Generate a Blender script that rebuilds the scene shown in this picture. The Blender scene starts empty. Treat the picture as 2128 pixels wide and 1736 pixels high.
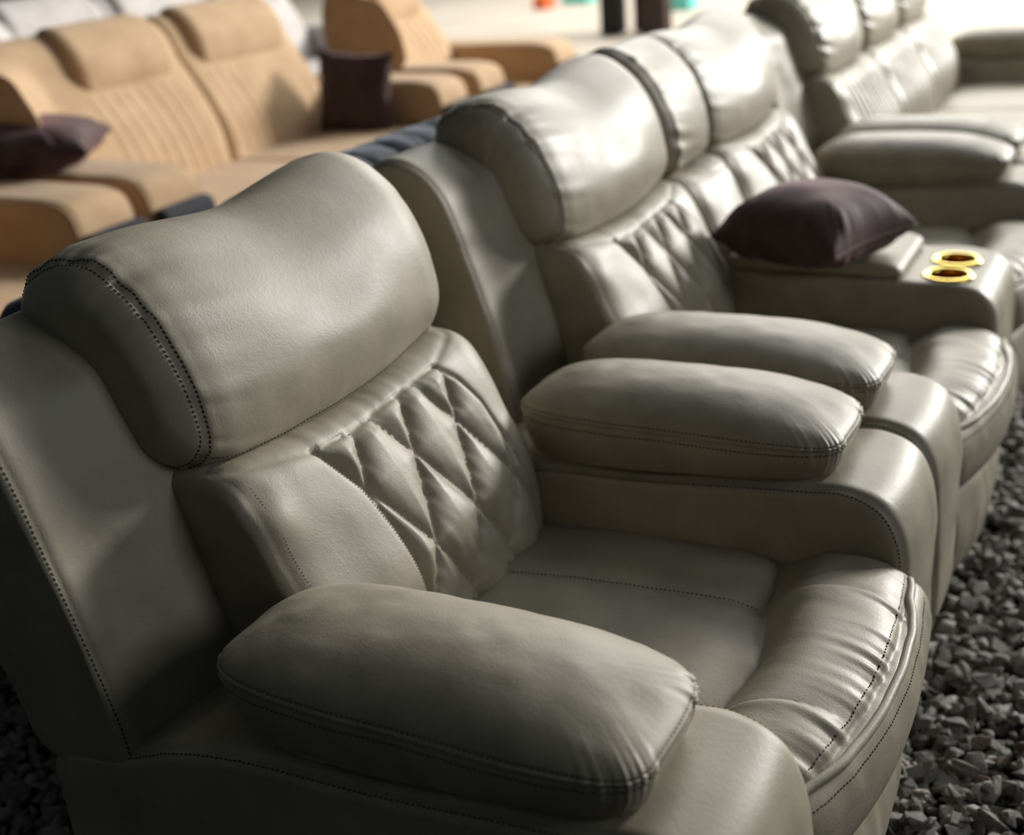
import bpy, math, random
import numpy as np
from mathutils import Vector, Matrix
from mathutils import noise as mnoise

# ------------------------------------------------------------------ camera, world, light, exposure
scn = bpy.context.scene
COL = scn.collection
CAM = (1.27, -.865, 1.414, .4, -.494, -.08, 2611.0)
def cam_axes():
    cx, cy, cz, pitch, yaw, roll, f = CAM
    fw = np.array([math.sin(yaw)*math.cos(pitch), math.cos(yaw)*math.cos(pitch), -math.sin(pitch)])
    rt = np.array([math.cos(yaw), -math.sin(yaw), 0.0]); up = np.cross(rt, fw)
    r2 = rt*math.cos(roll)+up*math.sin(roll); u2 = -rt*math.sin(roll)+up*math.cos(roll)
    return fw, r2, u2
FW, RT, UP = cam_axes()
cd = bpy.data.cameras.new('camera'); co = bpy.data.objects.new('camera', cd); COL.objects.link(co)
m = Matrix.Identity(4)
for i in range(3):
    m[i][0] = RT[i]; m[i][1] = UP[i]; m[i][2] = -FW[i]; m[i][3] = CAM[i]
co.matrix_world = m
cd.sensor_width = 36; cd.lens = CAM[6]/2128*36; cd.clip_start = .05; cd.clip_end = 100
cd.dof.use_dof = True; cd.dof.focus_distance = 1.60; cd.dof.aperture_fstop = 2.5
scn.camera = co
scn.view_settings.view_transform = 'Standard'; scn.view_settings.look = 'None'
scn.view_settings.gamma = 1; scn.view_settings.use_curve_mapping = False
scn.view_settings.exposure = 0.0

w = bpy.data.worlds.new('world'); scn.world = w; w.use_nodes = True
bg = w.node_tree.nodes['Background']; bg.inputs[0].default_value = (.80, .92, 1.0, 1); bg.inputs[1].default_value = .05

def area(name, loc, target, sx, sy, power, color):
    l = bpy.data.lights.new(name, 'AREA'); l.shape = 'RECTANGLE'; l.size = sx; l.size_y = sy
    l.energy = power; l.color = color
    o = bpy.data.objects.new(name, l); COL.objects.link(o)
    d = Vector(target)-Vector(loc); o.location = loc; o.rotation_euler = d.to_track_quat('-Z', 'Y').to_euler()
    return o
area('daylight_far_opening', (6.3, 13.2, 4.7), (0.6, 1.2, .5), 3.4, 2.2, 2450, (1.0, .97, .93))
area('diffuse_top_fill', (0.6, 5.6, 4.4), (0.0, 3.0, .4), 3.0, 3.0, 80, (.92, .97, 1.0))  # unseen fill light from above, softens the upward-facing surfaces
area('daylight_side_opening', (5.0, 1.5, 2.6), (0.5, 1.0, .5), 2.0, 1.6, 40, (.9, .96, 1.0))
area('daylight_left_opening', (-1.0, 9.0, 3.6), (-2.4, 3.6, .5), 4.0, 2.4, 210, (1.0, .94, .86))

area('far_floor_daylight_fill', (-2.5, 14.0, 5.0), (-2.5, 13.5, 0), 11.0, 6.0, 1050, (1.0, .98, .95))  # added area light that brightens the far floor, standing in for daylight

# ------------------------------------------------------------------ helpers
def tag(o, label=None, cat=None, group=None, kind=None):
    if label: o['label'] = label
    if cat: o['category'] = cat
    if group: o['group'] = group
    if kind: o['kind'] = kind
    return o
def empty(name, loc, label, cat, group=None, rz=0):
    o = bpy.data.objects.new(name, None); o.location = loc; o.rotation_euler = (0, 0, rz); o.empty_display_size = .1
    COL.objects.link(o); return tag(o, label, cat, group)
def obj(name, me, parent=None, loc=(0, 0, 0), mat=None):
    o = bpy.data.objects.new(name, me); COL.objects.link(o); o.location = loc
    if mat is not None and not me.materials: me.materials.append(mat)
    if parent: o.parent = parent
    return o

_perm = np.random.RandomState(7).permutation(4096)
def _h(ix, iy, iz, seed):
    a = _perm[(ix+seed*131) & 4095]; a = _perm[(a+iy) & 4095]; a = _perm[(a+iz) & 4095]
    return a/2047.5-1.0
def vnoise(x, y, z=0, seed=0):
    x = np.asarray(x, float); y = np.asarray(y, float)+0*x; z = np.asarray(z, float)+0*x
    ix = np.floor(x).astype(int); iy = np.floor(y).astype(int); iz = np.floor(z).astype(int)
    fx, fy, fz = x-ix, y-iy, z-iz
    sx, sy, sz = [t*t*t*(t*(t*6-15)+10) for t in (fx, fy, fz)]
    r = 0
    for dx in (0, 1):
        for dy in (0, 1):
            for dz in (0, 1):
                r = r+_h(ix+dx, iy+dy, iz+dz, seed)*(sx if dx else 1-sx)*(sy if dy else 1-sy)*(sz if dz else 1-sz)
    return r

def resample_closed(pts, n, k=24):
    P = np.array(pts, float); m_ = len(P); out = []
    for i in range(m_):
        p0, p1, p2, p3 = P[(i-1) % m_], P[i], P[(i+1) % m_], P[(i+2) % m_]
        d01 = max(np.linalg.norm(p1-p0), 1e-6)**.5; d12 = max(np.linalg.norm(p2-p1), 1e-6)**.5; d23 = max(np.linalg.norm(p3-p2), 1e-6)**.5
        m1 = (p2-p1)+d12*((p1-p0)/d01-(p2-p0)/(d01+d12)); m2 = (p2-p1)+d12*((p3-p2)/d23-(p3-p1)/(d12+d23))
        for t in np.arange(k)/k:
            out.append((2*t**3-3*t**2+1)*p1+(t**3-2*t**2+t)*m1+(-2*t**3+3*t**2)*p2+(t**3-t**2)*m2)
    out = np.array(out); q = np.vstack([out, out[:1]])
    s = np.concatenate([[0], np.cumsum(np.linalg.norm(np.diff(q, axis=0), axis=1))])
    t = np.linspace(0, s[-1], n, endpoint=False)
    return np.stack([np.interp(t, s, q[:, 0]), np.interp(t, s, q[:, 1])], 1), t

class Surf:
    """grid of rings; rings closed in j, stacked in i, both ends capped"""
    def __init__(s, P): s.P = P; s.normals()
    def normals(s):
        P = s.P; dj = np.roll(P, -1, 1)-np.roll(P, 1, 1); di = np.gradient(P, axis=0)
        N = np.cross(di, dj); L = np.linalg.norm(N, axis=2, keepdims=True); N = N/np.maximum(L, 1e-12)
        c = P.mean((0, 1)); 
        if ((P-c)*N).sum() < 0: N = -N
        s.N = N
    def displace(s, h): s.P = s.P+s.N*h[..., None]; s.normals()
    def mesh(s, name, mat, strip=False):
        return grid_mesh(name, s.P, mat, s, strip=strip)
    def path(s, targets, dims=(0, 1, 2), mask=None, lift=0, smooth=2):
        T = np.array(targets, float); V = s.P.reshape(-1, 3); Nn = s.N.reshape(-1, 3)
        if mask is not None:
            mk = mask(V, Nn); V = V[mk]; Nn = Nn[mk]
        out = []; on = []
        for t in T:
            d = ((V[:, dims]-t[None, :])**2).sum(1); k = np.argpartition(d, 5)[:5]
            ww = 1/(d[k]+1e-7); ww /= ww.sum(); out.append((V[k]*ww[:, None]).sum(0)); on.append((Nn[k]*ww[:, None]).sum(0))
        out = np.array(out); on = np.array(on)
        for _ in range(smooth):
            out[1:-1] = (out[:-2]+2*out[1:-1]+out[2:])/4; on[1:-1] = (on[:-2]+2*on[1:-1]+on[2:])/4
        on /= np.maximum(np.linalg.norm(on, axis=1, keepdims=True), 1e-9)
        return out+on*lift, on

def grid_mesh(name, P, mat, s=None, closed=True, caps=True, strip=False):
    ni, nj = P.shape[:2]; V = P.reshape(-1, 3)
    i = np.arange(ni-1)[:, None]; j = np.arange(nj if closed else nj-1)[None, :]; j2 = (j+1) % nj
    F = np.stack([i*nj+j, (i+1)*nj+j, (i+1)*nj+j2, i*nj+j2], -1).reshape(-1, 4)
    # orientation by the signed volume
    a, b, c = V[F[:, 0]], V[F[:, 1]], V[F[:, 2]]; d = V[F[:, 3]]; cen = V.mean(0)
    nrm = np.cross(c-a, d-b)
    flip = ((a+c)/2-cen)[:, :]; flip = (flip*nrm).sum() < 0
    if flip: F = F[:, ::-1]
    faces = F; me = bpy.data.meshes.new(name)
    capf = []
    if caps and closed:
        r0 = list(range(nj)); r1 = [(ni-1)*nj+k for k in range(nj)]
        # F goes (i,j)->(i+1,j)...: first cap keeps ring order unless flipped
        capf = [r0, r1[::-1]] if not flip else [r0[::-1], r1]
        if strip:
            f_ = []
            for b_, rev in ((0, False), ((ni-1)*nj, True)):
                for k in range(nj//2):
                    q = [b_+k, b_+k+1, b_+(nj-k-1) % nj, b_+(nj-k) % nj]; q = list(dict.fromkeys(q))
                    if len(q) > 2: f_.append(q[::-1] if rev != flip else q)
            capf = f_
    nv = len(V); me.vertices.add(nv); me.vertices.foreach_set('co', V.ravel().astype(np.float32))
    loops = np.concatenate([faces.ravel()]+[np.array(c_) for c_ in capf]) if capf else faces.ravel()
    starts = list(np.arange(len(faces))*4); tot = [4]*len(faces); p = len(faces)*4
    for c_ in capf: starts.append(p); tot.append(len(c_)); p += len(c_)
    me.loops.add(len(loops)); me.loops.foreach_set('vertex_index', loops.astype(np.int32))
    me.polygons.add(len(starts)); me.polygons.foreach_set('loop_start', np.array(starts, np.int32))
    me.polygons.foreach_set('loop_total', np.array(tot, np.int32))
    me.polygons.foreach_set('use_smooth', np.ones(len(starts), bool))
    me.update(calc_edges=True); me.validate()
    if mat: me.materials.append(mat)
    return me

def soup(name, V, F, mat, smooth=False):
    me = bpy.data.meshes.new(name); me.from_pydata([tuple(map(float, v)) for v in V], [], [tuple(int(q) for q in f) for f in F])
    if smooth: me.polygons.foreach_set('use_smooth', [True]*len(me.polygons))
    me.update()
    if mat: me.materials.append(mat)
    return me

def loft(prof, y0, y1, r, ny, n, rd=None, ncap=9, bulge=.0, inner=6, fine=None):
    """prof(y)->control points (x,z), closed. ends rounded: r along y, rd inset depth"""
    rd = rd or r
    ys, ds, sc = [], [], []
    for k in range(inner): ys.append(y0-bulge*(1-(k/inner)**2)+0*k); ds.append(rd); sc.append(.04+(k/inner)*.96)
    for k in range(ncap+1):
        ph = math.pi/2*k/ncap; ys.append(y0+r*(1-math.cos(ph))); ds.append(rd*(1-math.sin(ph))); sc.append(1)
    mid = np.linspace(y0+r, y1-r, ny)[1:-1]
    ys += list(mid); ds += [0]*len(mid); sc += [1]*len(mid)
    for k in range(ncap, -1, -1):
        ph = math.pi/2*k/ncap; ys.append(y1-r*(1-math.cos(ph))); ds.append(rd*(1-math.sin(ph))); sc.append(1)
    for k in range(inner-1, -1, -1): ys.append(y1+bulge*(1-(k/inner)**2)); ds.append(rd); sc.append(.04+(k/inner)*.96)
    R = []; 
    for y, d, q in zip(ys, ds, sc):
        p, t = resample_closed(prof(min(max(y, y0), y1)), n)
        lo, hi = p.min(0), p.max(0); c = (lo+hi)/2; hx = (hi-lo)/2
        p = c+(p-c)*(1-np.minimum(d/np.maximum(hx, 1e-3), .9))*q
        R.append(np.stack([p[:, 0], np.full(n, y), p[:, 1]], 1))
    S = Surf(np.array(R)); S.y = np.array(ys)[:, None]+0*S.P[:, :, 1]; S.s = t[None, :]+0*S.P[:, :, 1]; S.d = np.array(ds)[:, None]+0*S.y
    st_ = np.hypot(np.diff(ys), np.diff(ds)); S.a = np.concatenate([[0], np.cumsum(st_)])[:, None]+0*S.y
    return S

def stitches(name, paths, mat, parent, loc=(0, 0, 0), pitch=.0068, dash=.0055, w_=.0019, h_=.0007, seed=1):
    rnd = np.random.RandomState(seed); V = []; F = []
    for pts, nrm in paths:
        s = np.concatenate([[0], np.cumsum(np.linalg.norm(np.diff(pts, axis=0), axis=1))]); L = s[-1]; n = int(L/pitch)
        ip = lambda A, t: np.array([np.interp(t, s, A[:, k]) for k in range(3)])
        for k in range(n):
            t0 = k*pitch+rnd.uniform(-.0004, .0004); a = ip(pts, t0); b = ip(pts, t0+dash); nn = ip(nrm, t0+dash/2); nn /= np.linalg.norm(nn)+1e-9
            d = b-a; sd = np.cross(nn, d); sd /= np.linalg.norm(sd)+1e-9; sd *= w_/2
            a = a-sd*rnd.uniform(0, .8); b = b+sd*rnd.uniform(0, .8)
            mid = (a+b)/2+nn*h_
            o = len(V)
            V += [a-sd*.6-nn*.0006, a+sd*.6-nn*.0006, mid-sd, mid+sd, b-sd*.6-nn*.0006, b+sd*.6-nn*.0006, (a+b)/2-sd-nn*.001, (a+b)/2+sd-nn*.001]
            F += [(o, o+1, o+3, o+2), (o+2, o+3, o+5, o+4), (o, o+2, o+6), (o+2, o+4, o+6), (o+1, o+7, o+3), (o+3, o+7, o+5), (o, o+6, o+7, o+1), (o+6, o+4, o+5, o+7)]
    me = soup(name, V, F, mat)
    return obj(name, me, parent, loc)

def merge(me, extra, mt):
    import bmesh
    bm = bmesh.new(); bm.from_mesh(me); n0 = len(bm.faces); bm.from_mesh(extra); bm.faces.ensure_lookup_table()
    for f in bm.faces[n0:]: f.material_index = 1
    bm.to_mesh(me); bm.free(); me.materials.append(mt); return me

def tube_mesh(name, pts, r, mat, k=10):
    P = np.array(pts, float); n = len(P); T = np.gradient(P, axis=0); T /= np.linalg.norm(T, axis=1, keepdims=True)
    up = np.array([0, 0, 1.0]); G = []
    for i in range(n):
        a = np.cross(T[i], up); 
        if np.linalg.norm(a) < 1e-3: a = np.cross(T[i], [1, 0, 0])
        a /= np.linalg.norm(a); b = np.cross(a, T[i])
        rr = r if 0 < i < n-1 else r*.3
        G.append([P[i]+rr*(a*math.cos(q)+b*math.sin(q)) for q in np.linspace(0, 2*math.pi, k, endpoint=False)])
    return grid_mesh(name, np.array(G), mat)

# ------------------------------------------------------------------ materials
def srgb(r, g, b):
    f = lambda c: ((c/255+.055)/1.055)**2.4 if c > 10 else c/255/12.92
    return (f(r), f(g), f(b), 1)
def mat(name, c1, c2=None, rough=.5, spec=.5, nscale=6, grain=0, gscale=400, bump=.0, bscale=30, metal=0, sheen=0, voro=False, lo=.35, hi=.65, rvar=0, stretch=None):
    M = bpy.data.materials.new(name); M.use_nodes = True; nt = M.node_tree; N = nt.nodes; L = nt.links; b = N['Principled BSDF']
    b.inputs['Roughness'].default_value = rough; b.inputs['Metallic'].default_value = metal
    b.inputs['Specular IOR Level'].default_value = spec
    if sheen: b.inputs['Sheen Weight'].default_value = sheen; b.inputs['Sheen Roughness'].default_value = .4; b.inputs['Sheen Tint'].default_value = (min(1, c1[0]*6), min(1, c1[1]*6), min(1, c1[2]*6), 1)
    tc = N.new('ShaderNodeTexCoord'); src = tc.outputs['Object']
    if stretch:
        mp = N.new('ShaderNodeMapping'); mp.inputs['Scale'].default_value = stretch; L.new(src, mp.inputs[0]); src2 = mp.outputs[0]
    else: src2 = src
    if c2 is not None:
        n = N.new('ShaderNodeTexNoise'); n.inputs['Scale'].default_value = nscale; n.inputs['Detail'].default_value = 6; n.inputs['Roughness'].default_value = .62; L.new(src, n.inputs['Vector'])
        r = N.new('ShaderNodeValToRGB'); r.color_ramp.elements[0].color = c1; r.color_ramp.elements[1].color = c2
        r.color_ramp.elements[0].position = lo; r.color_ramp.elements[1].position = hi
        L.new(n.outputs['Fac'], r.inputs[0]); L.new(r.outputs[0], b.inputs['Base Color'])
        if rvar:
            mr = N.new('ShaderNodeMapRange'); mr.inputs[1].default_value = .3; mr.inputs[2].default_value = .7
            mr.inputs[3].default_value = rough-rvar; mr.inputs[4].default_value = rough+rvar; L.new(n.outputs['Fac'], mr.inputs[0]); L.new(mr.outputs[0], b.inputs['Roughness'])
    else: b.inputs['Base Color'].default_value = c1
    prev = None
    for sc, st, vv in ((gscale, grain, voro), (bscale, bump, False)):
        if not st: continue
        t = N.new('ShaderNodeTexVoronoi' if vv else 'ShaderNodeTexNoise'); t.inputs['Scale'].default_value = sc; L.new(src2, t.inputs['Vector'])
        if not vv: t.inputs['Detail'].default_value = 4
        bp = N.new('ShaderNodeBump'); bp.inputs['Strength'].default_value = st; bp.inputs['Distance'].default_value = .6/sc
        L.new(t.outputs['Distance' if vv else 'Fac'], bp.inputs['Height'])
        if prev: L.new(prev, bp.inputs['Normal'])
        prev = bp.outputs[0]
    if prev: L.new(prev, b.inputs['Normal'])
    return M
LEATHER = mat('taupe_grey_leather', srgb(135, 128, 110), srgb(156, 147, 128), rough=.50, spec=.5, nscale=8, grain=.20, gscale=380, bump=.05, bscale=110, rvar=.06)
STITCH = mat('dark_brown_thread', srgb(52, 30, 23), rough=.8)
PIPE = LEATHER
TAN = mat('tan_fabric', srgb(178, 148, 115), srgb(190, 161, 127), rough=.85, spec=.2, nscale=8, grain=.3, gscale=500, sheen=.15)
DARKGREY = mat('charcoal_fabric', srgb(48, 49, 52), srgb(60, 61, 65), rough=.85, spec=.2, nscale=12, grain=.4, gscale=300, sheen=.2)
PLUM = mat('plum_velvet', srgb(58, 45, 46), srgb(76, 60, 61), rough=.7, spec=.2, nscale=14, grain=.3, gscale=420, sheen=1.0)
GREYVEL = mat('slate_velvet', srgb(66, 70, 76), srgb(84, 88, 95), rough=.8, spec=.2, nscale=30, grain=.5, gscale=260, sheen=.6)
OFFWHITE = mat('off_white_fabric', srgb(176, 171, 168), srgb(192, 187, 183), rough=.9, spec=.2, nscale=5, grain=.2, gscale=300)
GOLD = mat('polished_brass', srgb(224, 196, 92), rough=.22, metal=1)
GOLDIN = mat('amber_brass_inside', srgb(200, 140, 30), rough=.25, metal=1)
STONE = mat('dark_grey_stone', srgb(104, 102, 97), srgb(158, 153, 144), rough=.75, spec=.35, nscale=14, grain=.5, gscale=180, bump=.5, bscale=60)
STONEB = mat('brown_stone', srgb(98, 84, 72), srgb(128, 112, 98), rough=.8, spec=.3, nscale=20, grain=.5, gscale=150)
GROUND = mat('gravel_ground', srgb(22, 21, 20), srgb(58, 56, 54), rough=.95, spec=.1, nscale=60, grain=1.0, gscale=45, voro=True)
PALE = mat('pale_floor', srgb(184, 174, 158), srgb(194, 185, 170), rough=.9, spec=.2, nscale=1.5)
WALLM = mat('pale_canvas', srgb(215, 212, 205), srgb(228, 225, 220), rough=.95, spec=.1, nscale=1.2)
DKWOOD = mat('dark_brown_wood', srgb(42, 26, 22), srgb(60, 40, 33), rough=.6, nscale=4, stretch=(8, 8, 1))
BLACKM = mat('black_painted_wood', srgb(14, 12, 12), rough=.6)
ORANGE = mat('orange_plastic', srgb(226, 110, 58), rough=.5); TEAL = mat('teal_plastic', srgb(108, 205, 196), rough=.5)

# ------------------------------------------------------------------ leather recliner parts (built once in armchair coordinates)
def interp(x, xs, ys): return np.interp(x, xs, ys)

def head_surf(y0=.18, y1=.838, seed=0):
    yc = (y0+y1)/2; h = (y1-y0)/2
    base = [(.190, .742), (.228, .745), (.254, .766), (.265, .805), (.261, .85), (.242, .912), (.208, .972), (.160, 1.022), (.105, 1.049), (.038, 1.036), (-.012, 1.0), (-.018, .955), (.045, .90), (.09, .82), (.14, .755)]
    narrow = h < .2
    def prof(y):
        u = (y-yc)/h; out = []
        for x, z in base:
            c = max(0, 1-u*u)
            wt = min(1, max(0, (z-.80)/.2)); 
            sag = (-.023*math.exp(-((u-.06)/.42)**2)+.007*u-.002)*(z > .9)
            low = (.026*u*u-.006) if z < .80 else 0
            fwd = .016*c*min(1, max(0, (x-.10)/.08))
            if narrow: fwd *= .2; sag = 0; low = .01*u*u*(z < .80)
            out.append((x+fwd, z+sag+low))
        return out
    S = loft(prof, y0, y1, .088 if not narrow else .06, int((y1-y0)/.0042), 250, rd=.058 if not narrow else .045, ncap=20, bulge=.006, inner=8)
    y, s, P = S.y, S.s, S.P
    front = np.clip((S.N[..., 0]+.35)/.5, 0, 1)
    h_ = .0035*vnoise(P[..., 0]*7, y*7, P[..., 2]*7, seed+1)
    ya, yb = y0+.036, y1-.014
    A0 = np.interp(ya, S.y[8:-8, 0], S.a[8:-8, 0]); A1 = np.interp(yb, S.y[8:-8, 0], S.a[8:-8, 0])
    for asm, sg in ((A0, 1), (A1, -1)):
        e = (S.a-asm)*sg
        h_ += -.0022*np.exp(-(e/.0022)**2)+.0012*np.exp(-((e-.011)/.005)**2)
        amp = np.clip(vnoise(s*14, y*0, 0, seed+5)*.6+.7, .15, 1.3)
        rip = vnoise(s*46+y*sg*6, y*3.0, 0, seed+3)
        h_ += np.where(e > 0, 1, .25)*(.0068 if sg > 0 else .0022)*amp*rip*np.exp(-np.abs(e)/.055)
    h_ += .0007*vnoise(s*20, y*9, 3, seed+9)
    S.displace(h_)
    S.a0, S.a1 = A0, A1
    return S, ya, yb

def head_bottom_targets(S, ys):
    # front lower seam, a little above the lowest front point
    out = []
    for y in ys:
        i = int(np.argmin(np.abs(S.y[:, 0]-y))); R = S.P[i]; f = R[R[:, 0] > .12]
        zz = f[:, 2].min(); k = f[np.argmin(np.abs(f[:, 2]-(zz+.024))+(f[:, 0] < f[:, 0].max()-.07)*1)]
        out.append(k)
    return np.array(out)

def lumbar_surf(y0=.2, y1=.822, quilt='diamond', seed=0):
    yc = (y0+y1)/2; h = (y1-y0)/2
    base = [(.30, .345), (.385, .37), (.418, .42), (.420, .48), (.404, .56), (.363, .635), (.322, .705), (.300, .736), (.276, .750), (.23, .757), (.17, .758), (.115, .745), (.125, .70), (.17, .60), (.2, .50), (.22, .40)]
    narrow = h < .2
    def prof(y):
        u = (y-yc)/h; c = max(0, 1-u*u)
        return [(x+(.012*c*(x > .25)), z+(.020*u*u-.004 if z > .7 else 0)) for x, z in base]
    S = loft(prof, y0, y1, .055, int((y1-y0)/.0036), 300, rd=.035, ncap=14, bulge=.004)
    y, s, P = S.y, S.s, S.P; z = P[..., 2]; X = P[..., 0]
    front = (X > .235) & (S.N[..., 0] > -.2)
    ttop = interp(y-y0, [0, .02, .155, .25, .40, .49, .566, .62], [.764, .764, .741, .734, .74, .742, .758, .771])
    h_ = .003*vnoise(X*8, y*8, z*8, seed+11)+.001*vnoise(X*30, y*22, z*14, seed+13)
    if quilt == 'diamond':
        yn = interp(z, [.44, .478, .54, .613, .673, .71, .74], [.422, .42, .418, .412, .401, .379, .359])
        yf = interp(z, [.44, .473, .577, .616, .667, .71, .74], [.752, .756, .752, .75, .739, .717, .687])
        a = (y-.53)/.125; b = (z-.668)/.21; u = a+b; v = a-b; g = 1/math.hypot(1/.125, 1/.21)
        d = np.minimum(np.abs(u-np.round(u)), np.abs(v-np.round(v)))*g
        db = np.minimum(np.minimum(y-yn, yf-y), (ttop-z)*1.1)
        ins = (db > 0) & front & (z > .37)
        q = .0165*(1-np.exp(-d/.015))*np.clip(db/.02, 0, 1)**.7-.004
        fold = .0022*vnoise(u*9, v*3, 1, seed+15)*np.exp(-d/.02)
        h_ = np.where(ins, h_*.5+q+fold*(d > .001), h_)
        for yb in (yn, yf):
            h_ = h_-np.where(front & (z > .38) & (z < ttop), .007*np.exp(-(np.abs(y-yb)/.0045)), 0)
    elif quilt == 'channel':
        k = (y-yc)+.10*(z-.45)*np.sign(y-yc)*np.clip(np.abs(y-yc)/.1, 0, 1)
        kk = k/.052; d = np.abs(kk-np.round(kk))*.052
        wgt = np.clip((h-.05-np.abs(y-yc))/.03, 0, 1)*front*np.clip((z-.40)/.04, 0, 1)*np.clip((ttop-z)/.03, 0, 1)
        h_ = h_+wgt*(.013*(1-np.exp(-d/.012))-.006)
    # fold under the headrest
    h_ = h_-np.where(front, .003*np.exp(-((z-ttop)/.0035)**2), 0)+np.where(front & (z > ttop), .0018*vnoise(y*45, z*10, 0, seed+17), 0)
    # dimples by the near corner
    for (yy, zz, A, wd) in ((y0+.03, .735, -.005, .024), (y0+.045, .70, .003, .03), (y0+.02, .66, -.003, .03)):
        h_ = h_+A*np.exp(-(((y-yy)**2+(z-zz)**2)/wd**2))*(X > .18)
    # side seam on the near edge
    for yy in (y0+.018, y1-.018):
        h_ = h_-.0022*np.exp(-(np.abs(y-yy)/.0025))*(X > .2)
    S.displace(h_)
    S.ttop = ttop
    return S

def pad_surf(seed=0):
    n = 420; th = np.linspace(0, 2*math.pi, n, endpoint=False)
    a, b, ex = .274, .122, 4.0
    cx, cy = .627, .129
    def outline(d):
        bb = max(b-d, .0008); aa = a-d
        exx = np.where((np.cos(th) > 0) & (np.sin(th) < 0), 6.5, ex)
        e = 2/(exx-(exx-2.1)*min(1, d/b)*.6)
        x = aa*np.sign(np.cos(th))*np.abs(np.cos(th))**e; y = bb*np.sign(np.sin(th))*np.abs(np.sin(th))**e
        # front nose slopes back on the seat side, back end narrower
        x = x+.012*np.clip(x/aa, 0, 1)*(y/b < 0)*0
        return cx+x, cy+y*(1-.07*np.clip(-x/aa, 0, 1)**2)
    rings = []
    # (inset, z fraction) from the underside up
    for d in np.linspace(b, .016, 7): rings.append((d, 0, 0.0))
    for k in range(14):
        t = k/13; rings.append((.016*(1-t)**1.6-.002*math.sin(math.pi*t), t, 0.0))
    for k in range(1, 64):
        t = k/63; ph = t*math.pi/2; rings.append((b*(1-math.cos(ph))*1.0, 1, math.sin(ph)))
    R = []; T = []
    for d, t, tt in rings:
        x, y = outline(max(d, -.01)); zb = .526+.068*np.clip(x-.38, -.1, .6)
        zs = .612+0*x; zz = zb+(zs-zb)*t
        dome = .048+.010*np.sin((x-.36)/.5*math.pi*.8)-.022*np.clip((x-.70)/.2, 0, 1)**2-.018*np.clip((.45-x)/.1, 0, 1)**2
        zz = zz+dome*(tt**.92); R.append(np.stack([x, y, zz], 1)); T.append((d, t, tt))
    P = np.array(R); S = Surf(P); S.N[-6:] = (0, 0, 1); T = np.array(T); tt = T[:, 2][:, None]+0*P[..., 0]; t1 = T[:, 1][:, None]+0*tt
    z = P[..., 2]; e = np.where(tt > 0, np.arcsin(np.clip(tt, 0, 1))*.10, -(1-t1)*.07)
    h = .003*vnoise(P[..., 0]*8, P[..., 1]*8, z*8, seed+21)+.0008*vnoise(P[..., 0]*30, P[..., 1]*34, z*30, seed+22)
    h += -.0035*np.exp(-((e-.000)/.0024)**2)+.0022*np.exp(-((np.abs(e)-.006)/.0035)**2)-.0016*np.exp(-((np.abs(e)-.0125)/.003)**2)
    front = np.clip((P[..., 0]-.80)/.09, 0, 1); back = np.clip((.42-P[..., 0])/.08, 0, 1)
    s = th[None, :]+0*e
    h += (front*.0034+back*.0016+.0003)*vnoise(s*15, e*6, 0, seed+24)*np.exp(-np.abs(e)/.030)
    h += .004*np.exp(-((e-.03)/.02)**2)*0
    S.displace(h); S.e = e
    return S, e, tt

def block_surf(seed=0):
    base = [(.10, .12), (.098, .30), (.100, .440), (.125, .462), (.23, .480), (.30, .508), (.40, .528), (.60, .537), (.86, .559), (.925, .562), (.972, .540), (.998, .495), (1.008, .43), (1.012, .30), (1.0, .14), (.965, .05), (.55, .035), (.14, .04)]
    S = loft(lambda y: base, 0.0, .256, .030, 50, 300, rd=.020, ncap=10, bulge=.004)
    P = S.P; y = S.y
    h = .0025*vnoise(P[..., 0]*7, y*7, P[..., 2]*7, seed+31)
    u = (y-.128)/.128
    h += .010*(1-u*u)*np.clip((P[..., 0]-.93)/.05, 0, 1)*(P[..., 2] > .2)
    # seams running along both top edges
    for yy in (.012, .244):
        h -= .003*np.exp(-(np.abs(y-yy)/.003))*((P[..., 2] > .45) | (P[..., 0] > .95))
    h += .004*vnoise(P[..., 0]*22, y*3, P[..., 2]*8, 33)*np.exp(-np.abs(y-.256)/.08)*(P[..., 0] < .4)
    h += .003*vnoise(P[..., 0]*9, y*9, P[..., 2]*16, 35)*np.clip((.5-P[..., 2])/.1, 0, 1)
    S.displace(h); return S

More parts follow.
